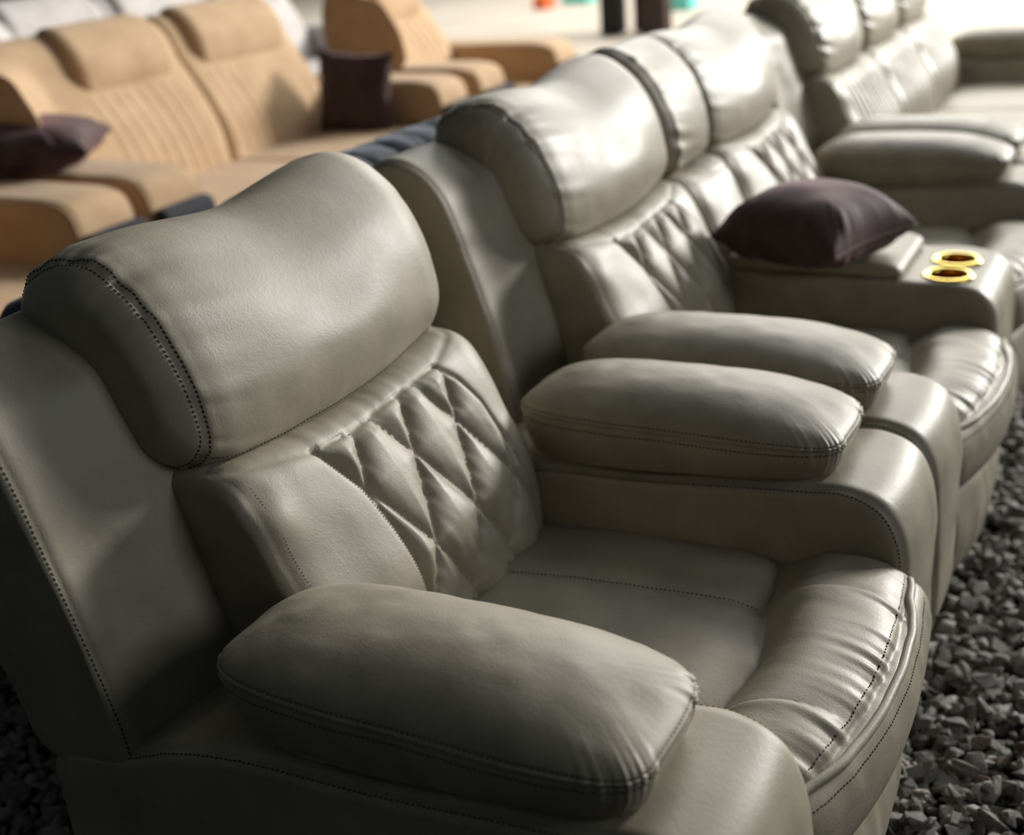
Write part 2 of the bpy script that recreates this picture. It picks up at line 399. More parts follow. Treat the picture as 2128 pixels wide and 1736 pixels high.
def seat_surf(y0=.246, y1=.818, channels=False, seed=0):
    yc = (y0+y1)/2; h2 = (y1-y0)/2
    base = [(.28, .33), (.29, .395), (.36, .425), (.50, .440), (.68, .446), (.79, .447), (.845, .444), (.90, .463), (.955, .470), (.995, .462), (1.022, .446), (1.046, .425), (1.058, .385), (1.052, .335), (1.02, .305), (.90, .30), (.6, .30), (.4, .30)]
    def prof(y):
        u = (y-yc)/h2; c = u*u
        out = []
        for x, z in base:
            f = np.clip((x-.8)/.2, 0, 1)
            out.append((x+.006*f-(.30 if y > yc+.03 else .56)*(y-yc-.03)**2*f, z+.006*(1-c)*(z > .4)-.010*c*c*(z > .4)))
        return out
    S = loft(prof, y0, y1, .030, int((y1-y0)/.0042), 420, rd=.014, ncap=9, bulge=.0)
    P = S.P; y = S.y; x, z = P[..., 0], P[..., 2]; top = S.N[..., 2] > .1
    k = (y1-y0)/.572; Y = lambda v: y0+(v-.246)*k
    h = .0022*vnoise(x*7, y*7, z*7, seed+41)
    xs = interp(y, [y0, Y(.375), Y(.50), Y(.635), y1], [.83, .846, .868, .846, .818])
    e = x-xs
    h += np.where(top, -.012*np.exp(-np.abs(e)/.010)-.005*np.exp(-(e/.05)**2), 0)
    fr = .006*np.exp(-((e-.06)/.04)**2)*top; h += fr
    for yy, wob in ((Y(.395), -1), (Y(.615), 1)):
        cv = yy+wob*.022*np.clip((x-.4)/.45, 0, 1)-.0*x
        h += np.where(top & (x < xs), -.0035*np.exp(-np.abs(y-cv)/.0035)-.003*np.exp(-((y-cv)/.03)**2), 0)
    if channels: h += np.where(top, .008*np.sin(x*2*math.pi/.12), 0)
    # radiating folds on the front roll
    def fold(p, q, A, wd, side=1):
        nonlocal h
        p = np.array(p); q = np.array(q); d = q-p; L = np.linalg.norm(d); d = d/L; nn = np.array([-d[1], d[0]])*side
        t = ((x-p[0])*d[0]+(y-p[1])*d[1])/L; m_ = (x-p[0])*nn[0]+(y-p[1])*nn[1]+.008*np.sin(t*2.2)
        env = np.clip(t/.15, 0, 1)*np.clip((1.08-t)/.5, 0, 1)*(t > 0)*(t < 1.08)
        h = h+np.where(top, env*A*(np.exp(-np.clip(m_, 0, 1)/wd)*(m_ > 0)*1.0*(1-np.exp(-m_.clip(0, 1)/.004))*1.2-np.exp(-np.clip(-m_, 0, 1)/(wd*.35))*(m_ <= 0)*.45), 0)
    fold((.852, Y(.645)), (1.0, Y(.69)), .0085, .03, -1)
    fold((.85, Y(.66)), (.97, Y(.76)), .004, .02, -1)
    fold((.85, Y(.365)), (1.0, Y(.40)), .0075, .03, -1)
    fold((.85, Y(.35)), (.95, Y(.30)), .004, .02, 1)
    # gathers at the piping
    dp = 1.030-np.where(y > yc+.03, .30, .56)*(y-yc-.03)**2-x
    h += np.where(top, .0030*vnoise(y*75, x*7, 0, seed+44)*np.exp(-np.abs(dp-.01)/.035)*(dp > -.005), 0)
    h += np.where(top, .0012*vnoise(y*34, x*8, 0, seed+45)*(x > .86), 0)
    h -= .0045*np.exp(-((dp+.003)/.004)**2)*(z > .40)
    S.displace(h); S.dp = dp
    return S, Y

def panel_surf(y0=.27, y1=.80):
    yc = (y0+y1)/2; h2 = (y1-y0)/2
    base = [(.90, .06), (.90, .29), (.97, .315), (1.02, .30), (1.040, .25), (1.040, .18), (1.015, .10), (.97, .055)]
    S = loft(lambda y: [(x-.035*((y-yc)/h2)**2*(x > .95), z) for x, z in base], y0, y1, .03, 60, 160, rd=.02, ncap=6)
    S.displace(.003*vnoise(S.P[..., 0]*9, S.y*9, S.P[..., 2]*9, 51)+.0015*vnoise(S.y*40, S.P[..., 2]*6, 0, 52)); return S

def shell_surf(y0, y1):
    base = [(.245, .44), (.243, .50), (.216, .62), (.181, .74), (.145, .85), (.116, .915), (.072, .954), (.018, .968), (-.030, .952), (-.058, .90), (-.038, .80), (.008, .66), (.056, .55), (.085, .455), (.12, .436), (.19, .436)]
    swp = lambda y: .11*min(1, max(0, (y-(y1-.20))/.10))**1.4
    S = loft(lambda y: [(x+.026*(lambda t: t*t*(3-2*t))(min(1, max(0, (min(y-y0, y1-y)-.04)/.14)))*(x > .09)-swp(y)*(1 if x > .05 else .6), z) for x, z in base], y0, y1, .030, int((y1-y0)/.012), 240, rd=.016, ncap=9, bulge=.003)
    P = S.P; y = S.y
    h = .004*vnoise(P[..., 0]*6, y*6, P[..., 2]*6, 61)+.001*vnoise(P[..., 0]*25, y*25, P[..., 2]*25, 62)
    for yy in (y0+.012, y1-.012):
        h -= .0035*np.exp(-(np.abs(y-yy)/.003))
    S.displace(h); return S

def block_box(name, x0, x1, y0, y1, z0, z1, r=.02, m_=None):
    base = [(x0, z0+r), (x0, z1-r), (x0+r, z1), (x1-r, z1), (x1, z1-r), (x1, z0+r), (x1-r, z0), (x0+r, z0)]
    pts = []
    for i in range(8):
        pts.append(base[i]); nx = base[(i+1) % 8]
        if i % 2 == 0:
            for t in (.05, .5, .95): pts.append((base[i][0]*(1-t)+nx[0]*t, base[i][1]*(1-t)+nx[1]*t))
    return loft(lambda y: pts, y0, y1, r, 8, 96, ncap=5, inner=3).mesh(name, m_)

# --- build the shared meshes and their stitch paths
HEAD, hy0, hy1 = head_surf(); LUMB = lumbar_surf(); PAD, PE, PTT = pad_surf(); BLOCK = block_surf(); SEAT, SY = seat_surf(); PANEL = panel_surf()
def ringpath(S, y, off=0, j0=0, j1=None, lift=.0004):
    i = int(np.argmin(np.abs(S.y[:, 0]-y))); n = S.P.shape[1]
    idx = [k % n for k in range(j0, j1 if j1 else n+1)]
    return S.P[i, idx]+S.N[i, idx]*lift, S.N[i, idx]

def head_paths(S, a, b):
    out = []
    for aa in (S.a0-.005, S.a0+.006, S.a1-.006, S.a1+.005):
        i = int(np.argmin(np.abs(S.a[:, 0]-aa))); idx = list(range(S.P.shape[1]))+[0]; out.append((S.P[i, idx]+S.N[i, idx]*.0004, S.N[i, idx]))
    t = head_bottom_targets(S, np.linspace(a+.012, b-.012, 130)); out.append(S.path(t, lift=.0004, smooth=6))
    return out
def lumb_paths(S, quilt=True):
    fm = lambda V, N: (V[:, 0] > .24) & (N[:, 0] > 0)
    zs = np.linspace(.42, .745, 70); out = [S.path(np.stack([.232+0*zs, zs], 1), dims=(1, 2), mask=fm, lift=-.0002, smooth=6)]
    if quilt:
        zs = np.linspace(.40, .737, 110)
        yn = np.interp(zs, [.44, .478, .54, .613, .673, .71, .74], [.422, .42, .418, .412, .401, .379, .359])-.007
        yf = np.interp(zs, [.44, .473, .577, .616, .667, .71, .74], [.752, .756, .752, .75, .739, .717, .687])+.007
        for yy in (yn, yf): out.append(S.path(np.stack([yy, zs], 1), dims=(1, 2), mask=fm, lift=.0004, smooth=5))
        # quilt lines
        for fam in (1, -1):
            for k in range(-4, 6):
                pts = []
                for z in np.linspace(.40, .733, 90):
                    b = (z-.668)/.21; a = k-fam*b; y = .53+.125*a
                    n_ = np.interp(z, [.44, .478, .54, .613, .673, .71, .74], [.422, .42, .418, .412, .401, .379, .359]); f_ = np.interp(z, [.44, .473, .577, .616, .667, .71, .74], [.752, .756, .752, .75, .739, .717, .687])
                    if n_+.006 < y < f_-.006: pts.append((y, z))
                if len(pts) > 8: quiltlines.append(S.path(pts, dims=(1, 2), mask=fm, lift=-.0006, smooth=4))
    return out
quiltlines = []
def pad_paths(S):
    out = []
    E = S.e[:, 0]
    for ee in (.0115, -.0125):
        i = int(np.argmin(np.abs(E-ee))); idx = list(range(S.P.shape[1]))+[0]
        out.append((S.P[i, idx]+S.N[i, idx]*.0004, S.N[i, idx]))
    return out
def block_paths(S):
    out = []
    for yy in (.006, .250):
        i = int(np.argmin(np.abs(S.y[:, 0]-yy))); R = S.P[i]; k = (R[:, 2] > .452) | ((R[:, 0] > .9) & (R[:, 2] > .10))
        n = len(R); st = [q for q in range(n) if k[q] and not k[q-1]][0]; idx = []
        q = st
        while k[q % n] and len(idx) < n: idx.append(q % n); q += 1
        out.append((R[idx]+S.N[i, idx]*.0004, S.N[i, idx]))
    return out
def seat_paths(S, Y, y0=.246, y1=.818):
    yc = (y0+y1)/2; h2 = (y1-y0)/2; up = lambda V, N: N[:, 2] > .15
    out = []
    ys = np.linspace(y0+.022, y1-.022, 170)
    out.append(S.path(np.stack([1.022-np.where(ys > yc+.03, .30, .56)*(ys-yc-.03)**2, ys], 1), dims=(0, 1), mask=up, lift=.0004, smooth=4))
    fr = lambda V, N: (V[:, 2] > .34) & (N[:, 0] > .3)
    out.append(S.path(np.stack([ys, 0*ys+.420], 1), dims=(1, 2), mask=fr, lift=.0004, smooth=4))
    for yy, wob in ((Y(.395), -1), (Y(.615), 1)):
        xs = np.linspace(.40, .835, 90); out.append(S.path(np.stack([xs, yy+wob*.022*np.clip((xs-.4)/.45, 0, 1)+.005*wob], 1), dims=(0, 1), mask=up, lift=.0002, smooth=5))
    return out
def piping(S, y0=.246, y1=.818):
    yc = (y0+y1)/2; h2 = (y1-y0)/2; ys = np.linspace(y0+.016, y1-.016, 90); fr = lambda V, N: (V[:, 2] > .36) & (V[:, 0] > .9)
    p, n = S.path(np.stack([ys, 0*ys+.438-.004*((ys-yc)/h2)**2], 1), dims=(1, 2), mask=lambda V, N: (V[:, 0] > .93) & (V[:, 2] > .38) & (N[:, 0] > .1), lift=.001, smooth=6)
    return tube_mesh('piping', p, .0068, LEATHER)

ME = {}
ME['head'] = HEAD.mesh('headrest', LEATHER); ME['lumb'] = LUMB.mesh('lumbar_cushion', LEATHER); ME['pad'] = PAD.mesh('arm_pad', LEATHER, True)
ME['block'] = BLOCK.mesh('armrest', LEATHER); ME['seat'] = SEAT.mesh('seat_cushion', LEATHER); ME['panel'] = PANEL.mesh('footrest_panel', LEATHER)
ME['pipe'] = piping(SEAT)
HP = head_paths(HEAD, hy0, hy1); LP = lumb_paths(LUMB); PP = pad_paths(PAD); BP = block_paths(BLOCK); SP = seat_paths(SEAT, SY)
_tmp = bpy.data.objects
def stitch_mesh(paths, **k):
    o = stitches('stitching', paths, STITCH, None, **k); me = o.data; bpy.data.objects.remove(o); return me
def sew(me, paths, **k): return merge(me, stitch_mesh(paths, **k), STITCH)
sew(ME['head'], HP); sew(ME['lumb'], LP+quiltlines, pitch=.0050, dash=.0036, w_=.0010)
sew(ME['pad'], PP); sew(ME['block'], BP); sew(ME['seat'], SP)

def arm(parent, oy):
    b = obj('armrest', ME['block'], parent, (0, oy, 0)); obj('arm_pad', ME['pad'], b)
def seat_module(parent, oy):
    obj('headrest', ME['head'], parent, (0, oy, 0)); obj('lumbar_cushion', ME['lumb'], parent, (0, oy, 0))
    s = obj('seat_cushion', ME['seat'], parent, (0, oy, 0)); obj('piping', ME['pipe'], s)
    obj('footrest_panel', ME['panel'], parent, (0, oy, 0))
def shell_part(parent, y0, y1, oy):
    S = shell_surf(y0, y1); sh = obj('back_shell', S.mesh('back_shell', LEATHER), parent, (0, -oy, 0))
    ps = []
    for yy in (y0+.007, y1-.007):
        i = int(np.argmin(np.abs(S.y[:, 0]-yy))); R = S.P[i]; n = len(R)
        # front edge, over the top
        k = (R[:, 0] > .16-.45*(R[:, 2]-.55)) | (R[:, 2] > .93); idx = [q for q in range(n)]
        st = [q for q in range(n) if k[q] and not k[q-1]][0]; idx = []; q = st
        while k[q % n] and len(idx) < n: idx.append(q % n); q += 1
        ps.append((R[idx]+S.N[i, idx]*.0004, S.N[i, idx]))
    sew(sh.data, ps)
    return sh

# --- armchair
A = empty('recliner_armchair', (0, 0, 0), 'grey leather reclining armchair with diamond-quilted back, nearest the viewer', 'armchair', 'leather recliners in a row')
shell_part(A, 0, 1.045, 0); arm(A, 0); arm(A, .80); seat_module(A, 0)
obj('base', block_box('base', .105, .95, .02, 1.03, .03, .425, .02, LEATHER), A)

# --- leather sofa with console
O1 = 1.062; O2 = 1.980; E1 = 3.03
B = empty('reclining_sofa', (0, O1, 0), 'grey leather reclining sofa with a cup holder console, middle one of the leather row', 'sofa', 'leather recliners in a row')
shell_part(B, O1, E1, O1); arm(B, 0); arm(B, O2-O1+.80); seat_module(B, 0); seat_module(B, O2-O1)
obj('base', block_box('base', .105, .95, .02, E1-O1-.02, .03, .425, .02, LEATHER), B)
hs, a_, b_ = head_surf(1.885, 2.195, 3); obj('headrest', sew(hs.mesh('headrest', LEATHER), head_paths(hs, a_, b_)), B, (0, -O1, 0))
ls = lumbar_surf(1.885, 2.17, None, 5); obj('lumbar_cushion', ls.mesh('lumbar_cushion', LEATHER), B, (0, -O1, 0))
cy0, cy1 = 1.882, 2.20
cb = [(.20, .32), (.20, .50), (.26, .540), (.50, .545), (.80, .545), (.91, .545), (.96, .530), (.990, .495), (1.0, .43), (1.004, .30), (.99, .12), (.95, .05), (.5, .04), (.25, .05)]
CS = loft(lambda y: cb, cy0, cy1, .020, 60, 260, rd=.012, ncap=8)
CS.displace(.002*vnoise(CS.P[..., 0]*9, CS.y*9, CS.P[..., 2]*9, 71)+.004*vnoise(CS.P[..., 0]*10+CS.P[..., 2]*18, CS.y*2, CS.P[..., 2]*14, 72)*(CS.P[..., 2] < .50)*(CS.P[..., 0] < .95))
cme = CS.mesh('console', LEATHER); cons = obj('console', cme, B, (0, -O1, 0))
cups = [(.880, 1.950), (.880, 2.072)]
def cyl_mesh(name, x, y, z0, z1, r, mt, n=48, r0=None):
    G = []
    for z, rr in ((z0, .001), (z0, (r0 or r)), (z1, r), (z1, .001)):
        G.append([(x+rr*math.cos(t), y+rr*math.sin(t), z) for t in np.linspace(0, 2*math.pi, n, endpoint=False)])
    return grid_mesh(name, np.array(G), mt)
cut = []
for x, y in cups:
    me = cyl_mesh('cutter', x, y, .455, .62, .0435, None); c = obj('cutter', me, None); c.parent = B; c.location = (0, -O1, 0)
    md = cons.modifiers.new('b', 'BOOLEAN'); md.operation = 'DIFFERENCE'; md.object = c; md.solver = 'EXACT'; cut.append(c)
bpy.context.view_layer.update()
dg = bpy.context.evaluated_depsgraph_get(); nm = bpy.data.meshes.new_from_object(cons.evaluated_get(dg)); cons.modifiers.clear(); cons.data = nm
for c in cut: bpy.data.objects.remove(c)
for x, y in cups:
    G = []
    prof = [(.0405, .462), (.0405, .540), (.0405, .5455), (.043, .5495), (.048, .5515), (.054, .5500), (.0565, .5465), (.0562, .5440), (.0425, .5435), (.0425, .458), (.001, .458), (.001, .462)]
    for rr, z in prof+[prof[0]]: G.append([(x+rr*math.cos(t), y+rr*math.sin(t), z) for t in np.linspace(0, 2*math.pi, 64, endpoint=False)])
    me = grid_mesh('cup_holder', np.array(G), GOLD, caps=False); me.materials.append(GOLDIN)
    for p in me.polygons:
        c = p.center; rr = math.hypot(c.x-x, c.y-y)
        if rr < .0412 and c.z < .544: p.material_index = 1
    ch = obj('cup_holder', me, cons); tag(ch, 'gold-coloured cup holder')
lid = loft(lambda y: [(.30, .548), (.30, .560), (.33, .575), (.50, .578), (.70, .578), (.765, .576), (.785, .565), (.788, .550), (.78, .546), (.55, .546)], 1.896, 2.184, .018, 40, 160, rd=.010, ncap=7)
lid.displace(.0015*vnoise(lid.P[..., 0]*12, lid.y*12, 0, 73)); obj('console_lid', lid.mesh('console_lid', LEATHER), cons)

# --- second leather sofa
O3 = 3.045
Cc = empty('reclining_sofa', (0, O3, 0), 'grey leather reclining sofa with three channel-quilted backs, farthest of the leather row', 'sofa', 'leather recliners in a row')
W3 = .655; E3 = .25+3*W3+.26
shell_part(Cc, O3, O3+E3, O3); arm(Cc, 0); arm(Cc, .25+3*W3-.006+.012)
H3, a3, b3 = head_surf(.26, .26+W3-.02, 8); ME['head3'] = H3.mesh('headrest', LEATHER)
L3 = lumbar_surf(.258, .258+W3-.01, 'channel', 9); ME['lumb3'] = L3.mesh('lumbar_cushion', LEATHER)
S3, _ = seat_surf(.252, .252+W3-.004, False, 4); ME['seat3'] = S3.mesh('seat_cushion', LEATHER); p3 = piping(S3, .252, .252+W3-.004)
for k in range(3):
    obj('headrest', ME['head3'], Cc, (0, k*W3, 0)); obj('lumbar_cushion', ME['lumb3'], Cc, (0, k*W3, 0))
    s_ = obj('seat_cushion', ME['seat3'], Cc, (0, k*W3, 0)); obj('piping', p3, s_); obj('footrest_panel', ME['panel'], Cc, (0, k*W3+.03, 0))
obj('base', block_box('base', .105, .95, .02, E3-.02, .03, .425, .02, LEATHER), Cc)

# ------------------------------------------------------------------ cushions
def pillow_mesh(name, w_, t_, mt, seed=0, flat=None):
    n = 90; u = np.linspace(-1, 1, n); U, V = np.meshgrid(u, u, indexing='ij'); out = []
    for sg in (1, -1):
        pin = 1-.10*(1-V**2)*np.abs(U)**3; pin2 = 1-.10*(1-U**2)*np.abs(V)**3
        X = U*w_/2*pin; Y = V*w_/2*pin2
        body = np.clip((1-np.abs(U)**2.6), 0, 1)**.47*np.clip((1-np.abs(V)**2.6), 0, 1)**.47
        Z = sg*t_/2*(1 if sg > 0 or flat is None else flat)*body*(1+.05*vnoise(U*1.6, V*1.6, sg, seed))
        ang = np.arctan2(V, U); rr = np.hypot(U, V)
        corner = np.clip((rr-.6)/.6, 0, 1)*np.clip(1-np.hypot(rr-1.05, 0)/.6, 0, 1)
        Z += sg*.010*vnoise(ang*9, rr*2, 0, seed+2)*corner*np.clip(body*3, 0, 1)
        out.append(np.stack([X, Y, Z], -1))
    G = []
    V_ = np.concatenate([out[0].reshape(-1, 3), out[1].reshape(-1, 3)]); F = []
    for i in range(n-1):
        for j in range(n-1):
            a = i*n+j; F.append((a, a+n, a+n+1, a+1)); b = a+n*n; F.append((b, b+1, b+n+1, b+n))
    me = soup(name, V_, F, mt, True)
    import bmesh
    bm = bmesh.new(); bm.from_mesh(me); bmesh.ops.remove_doubles(bm, verts=bm.verts, dist=.0002); bm.to_mesh(me); bm.free()
    # seam cord around the edge
    edge = [(-1+2*k/40, -1) for k in range(40)]+[(1, -1+2*k/40) for k in range(40)]+[(1-2*k/40, 1) for k in range(40)]+[(-1, 1-2*k/40) for k in range(41)]
    pts = []
    for a, b in edge: pts.append((a*w_/2*(1-.10*(1-b*b)*abs(a)**3), b*w_/2*(1-.10*(1-a*a)*abs(b)**3), 0))
    return me, tube_mesh('seam_cord', pts, .0022, mt, 6)
def pillow(mt, loc, rot, w_, t_, label, group, seed, flat=None):
    me, cord = pillow_mesh('throw_pillow', w_, t_, mt, seed, flat)
    o = obj('throw_pillow', me); o.location = loc; o.rotation_euler = rot; tag(o, label, 'pillow', group)
    obj('seam_cord', cord, o); return o
pillow(PLUM, (.580, 1.935, .636), (0, 0, math.radians(-20)), .335, .215, 'dark plum velvet pillow lying on the leather sofa console beside the cup holders', 'plum velvet pillows', 1, .62)
pillow(PLUM, (-2.23, 2.27, .705), (0, 0, math.radians(34)), .50, .19, 'dark plum velvet pillow lying on the tan arms, cut by the left edge', 'plum velvet pillows', 2, .8)
pillow(PLUM, (-2.02, 4.0, .60), (math.radians(84), math.radians(4), math.radians(8)), .37, .13, 'dark plum velvet pillow standing on the tan seat against the sofa arm', 'plum velvet pillows', 3)

# ------------------------------------------------------------------ tan sofa set
def tan_back(y0, y1, hp0, hp1, stripes, mt=TAN):
    base = [(-2.24, .36), (-2.235, .46), (-2.26, .58), (-2.32, .70), (-2.38, .79), (-2.43, .86), (-2.47, .94), (-2.53, 1.0), (-2.61, 1.02), (-2.68, .98), (-2.70, .85), (-2.66, .6), (-2.62, .36)]
    S = loft(lambda y: base, y0, y1, .05, 120, 200, rd=.04, ncap=8)
    P = S.P; y = S.y; z = P[..., 2]; f = (S.N[..., 0] > .1)
    h = .004*vnoise(P[..., 0]*6, y*6, z*6, 81)
    for q in stripes:
        c = q-.10*(z-.42); h -= np.where(f & (z < .79), .006*np.exp(-np.abs(y-c)/.006), 0)
    S.displace(h)
    hb = [(-2.40, .795), (-2.385, .85), (-2.40, .93), (-2.45, 1.0), (-2.52, 1.04), (-2.60, 1.04), (-2.62, 1.0), (-2.50, .90), (-2.45, .80)]
    H = loft(lambda y: hb, hp0, hp1, .05, 70, 140, rd=.035, ncap=8); H.displace(.003*vnoise(H.P[..., 0]*8, H.y*8, H.P[..., 2]*8, 82))
    return S.mesh('back_cushion', mt), H.mesh('head_pad', mt)
def tan_arm(parent, y0, w_=.262, mt=TAN):
    base = [(-2.62, .10), (-2.62, .45), (-2.60, .600), (-2.50, .622), (-2.2, .628), (-1.9, .628), (-1.74, .622), (-1.675, .60), (-1.65, .55), (-1.648, .45), (-1.65, .15), (-1.70, .08), (-2.1, .07), (-2.5, .07)]
    S = loft(lambda y: [(x, z+.008*(1-((y-y0-w_/2)/(w_/2))**2)*(z > .5)) for x, z in base], y0, y0+w_, .030, 30, 200, rd=.022, ncap=8)
    S.displace(.003*vnoise(S.P[..., 0]*7, S.y*7, S.P[..., 2]*7, 83))
    a = obj('armrest', S.mesh('armrest', mt), parent)
    i = int(np.argmin(np.abs(S.y[:, 0]-(y0+.012)))); R = S.P[i]; N_ = S.N[i]
    for yy in (y0+.010, y0+w_-.010):
        i = int(np.argmin(np.abs(S.y[:, 0]-yy))); R = S.P[i]; n = len(R); k = (R[:, 0] > -1.80) & (R[:, 2] > .5)
        pts = [R[q] for q in range(n) if k[q]]
        if len(pts) > 4: obj('piping', tube_mesh('piping', pts, .005, mt, 8), a)
    g = loft(lambda y: [(-1.645, .10), (-1.645, .50), (-1.635, .525), (-1.60, .522), (-1.585, .50), (-1.580, .3), (-1.585, .10), (-1.61, .08)], y0+.005, y0+w_-.005, .02, 10, 90, rd=.012, ncap=5)
    fp = obj('front_panel', g.mesh('front_panel', DARKGREY), parent); tag(fp, 'charcoal fabric front panel below the arm')
def tan_piece(kind, y0, seats, label, cat, ox=0, mt=TAN, grp='tan fabric seats behind the leather row'):
    """seats: list of (y0, y1, pad0, pad1)"""
    yb = seats[-1][1]; T = empty(kind, (0, 0, 0), label, cat, grp)
    tan_arm(T, y0, mt=mt); tan_arm(T, yb+.005, mt=mt)
    ya = seats[0][0]
    wb = [(-2.33, .64), (-2.325, .72), (-2.345, .80), (-2.385, .87), (-2.44, .94), (-2.52, .985), (-2.60, 1.0), (-2.66, .95), (-2.68, .80), (-2.62, .64)]
    Wg = loft(lambda y: [(x+.25*max(0, (ya+.10-y)/.33)**1.5*(1 if x > -2.5 else .6), z) for x, z in wb], ya-.25, ya+.09, .03, 50, 120, rd=.02, ncap=6)
    wg = obj('back_wing', Wg.mesh('back_wing', mt), T)
    i = int(np.argmin(np.abs(Wg.y[:, 0]-(ya-.243)))); Rg = Wg.P[i]; n_ = len(Rg); kk = Rg[:, 2] > .66; st_ = [q for q in range(n_) if kk[q] and not kk[q-1]][0]; pp = []; q = st_
    while kk[q % n_]: pp.append(Rg[q % n_]); q += 1
    obj('piping', tube_mesh('piping', pp, .006, mt, 8), wg)
    for (a, b, c, d) in seats:
        st = [c+.02+.068*k for k in range(int((d-c)/.068)+1)]
        bm_, hm_ = tan_back(a+.004, b-.004, c, d, st, mt); obj('back_cushion', bm_, T); obj('head_pad', hm_, T)
        S = loft(lambda y: [(-2.35, .26), (-2.35, .40), (-2.25, .425), (-1.9, .435), (-1.70, .430), (-1.63, .405), (-1.605, .36), (-1.62, .28), (-1.70, .25), (-2.0, .24)], a+.004, b-.004, .03, 40, 160, rd=.02, ncap=6)
        S.displace(.004*vnoise(S.P[..., 0]*6, S.y*6, 0, 84)); obj('seat_cushion', S.mesh('seat_cushion', mt), T)
    obj('base', block_box('base', -2.60, -1.66, y0+.03, yb+.23, .04, .25, .015, mt), T)
    T.location.x = ox; return T
tan_piece('fabric_armchair', .98, [(1.245, 1.855, 1.33, 1.77)], 'tan fabric armchair cut by the left edge beside the long tan sofa', 'armchair')
tan_piece('fabric_sofa', 2.185, [(2.45, 3.35, 2.74, 3.27), (3.35, 4.115, 3.44, 4.04)], 'long tan fabric sofa with striped back cushions and a plum pillow at each end', 'sofa')
tan_piece('fabric_armchair', 4.505, [(4.77, 5.37, 4.86, 5.29)], 'tan fabric armchair beyond the far end of the tan sofa, near the dark posts', 'armchair')

# off-white sofa further back, top left
tan_piece('fabric_sofa', 3.7, [(3.965, 4.80, 4.05, 4.72), (4.80, 5.64, 4.88, 5.56), (5.64, 6.48, 5.72, 6.40)], 'off-white fabric sofa standing behind the tan sofa at top left', 'sofa', -1.75, OFFWHITE, 'pale seats at the back')

# ------------------------------------------------------------------ slate velvet sofa back to back with the leather row
G_ = empty('velvet_sofa', (-.045, 0, 0), 'slate grey velvet sofa, its tufted back top peeping over behind the leather row', 'sofa')
for k, (a, b, zt) in enumerate(((.60, 1.10, .905), (1.11, 1.78, .925), (1.79, 2.45, .90))):
    pb = [(-.10, .40), (-.10, .80), (-.12, zt-.03), (-.18, zt), (-.28, zt-.02), (-.42, zt-.08), (-.52, .77), (-.56, .6), (-.56, .40)]
    S = loft(lambda y: pb, a, b, .05, 120, 160, rd=.04, ncap=8); y = S.y; kk = y/.11; d = np.abs(kk-np.round(kk))*.11
    S.displace(-.010*np.exp(-d/.012)+.004*vnoise(S.P[..., 0]*30, y*30, S.P[..., 2]*30, 91)); obj('back_cushion', S.mesh('back_cushion', GREYVEL), G_)
    obj('seat_cushion', block_box('seat_cushion', -1.10, -.57, a, b, .28, .44, .04, GREYVEL), G_)
for a in (2.46,): obj('armrest', block_box('armrest', -1.1, -.10, a, a+.25, .05, .62, .05, GREYVEL), G_)
obj('base', block_box('base', -1.06, -.11, .62, 2.45, .04, .275, .02, GREYVEL), G_)

# ------------------------------------------------------------------ ground, floor, walls
def plane(name, x0, x1, y0, y1, z, mt, t=.02):
    V = [(x0, y0, z-t), (x1, y0, z-t), (x1, y1, z-t), (x0, y1, z-t), (x0, y0, z), (x1, y0, z), (x1, y1, z), (x0, y1, z)]
    F = [(0, 3, 2, 1), (4, 5, 6, 7), (0, 1, 5, 4), (1, 2, 6, 5), (2, 3, 7, 6), (3, 0, 4, 7)]
    return soup(name, V, F, mt)
tag(obj('floor', plane('floor', -9, 9, -4, 8.0, 0, GROUND)), kind='structure')
tag(obj('floor', plane('floor', -12, 12, 8.0, 20, .01, PALE)), kind='structure')

# ------------------------------------------------------------------ loose stones
rng = np.random.RandomState(5)
import bmesh
def rock(seed):
    r = np.random.RandomState(seed); n = r.randint(9, 14); p = r.normal(size=(n, 3)); p /= np.linalg.norm(p, axis=1, keepdims=True)
    p *= r.uniform(.75, 1.05, (n, 1)); p *= np.array([1.0, r.uniform(.6, .9), r.uniform(.42, .7)])
    bm = bmesh.new(); [bm.verts.new(v) for v in p]; res = bmesh.ops.convex_hull(bm, input=bm.verts)
    bmesh.ops.delete(bm, geom=[g for g in res['geom_interior'] if isinstance(g, bmesh.types.BMVert)], context='VERTS')
    bmesh.ops.bevel(bm, geom=list(bm.edges), offset=.05, segments=1, affect='EDGES', clamp_overlap=True)
    bmesh.ops.triangulate(bm, faces=bm.faces)
    bm.verts.ensure_lookup_table(); V = np.array([v.co[:] for v in bm.verts]); F = np.array([[v.index for v in f.verts] for f in bm.faces]); bm.free()
    return V*.5, F
ROCKS = [rock(s) for s in range(40, 64)]
def rotm(a, b, c):
    return np.array(Matrix.Rotation(c, 3, 'Z') @ Matrix.Rotation(b, 3, 'Y') @ Matrix.Rotation(a, 3, 'X'))
def proj(p):
    d = np.array(p)-np.array(CAM[:3]); z = d@FW
    return 1064+CAM[6]*(d@RT)/z, 868-CAM[6]*(d@UP)/z, z
stones = []
def scatter(x0, x1, y0, y1, n, lay):
    for _ in range(n):
        x, y = rng.uniform(x0, x1), rng.uniform(y0, y1)
        sz = rng.choice([.026, .038, .05, .062], p=[.28, .34, .27, .11])*rng.uniform(.85, 1.2)
        z = sz*.2+lay*rng.uniform(.3, 1)*.022
        u, v, dz = proj((x, y, z))
        if -60 < u < 2190 and -60 < v < 1800: stones.append((x, y, z, sz, rng.uniform(-.5, .5), rng.uniform(-.5, .5), rng.uniform(0, 6.28), rng.randint(len(ROCKS)), dz, u, v))
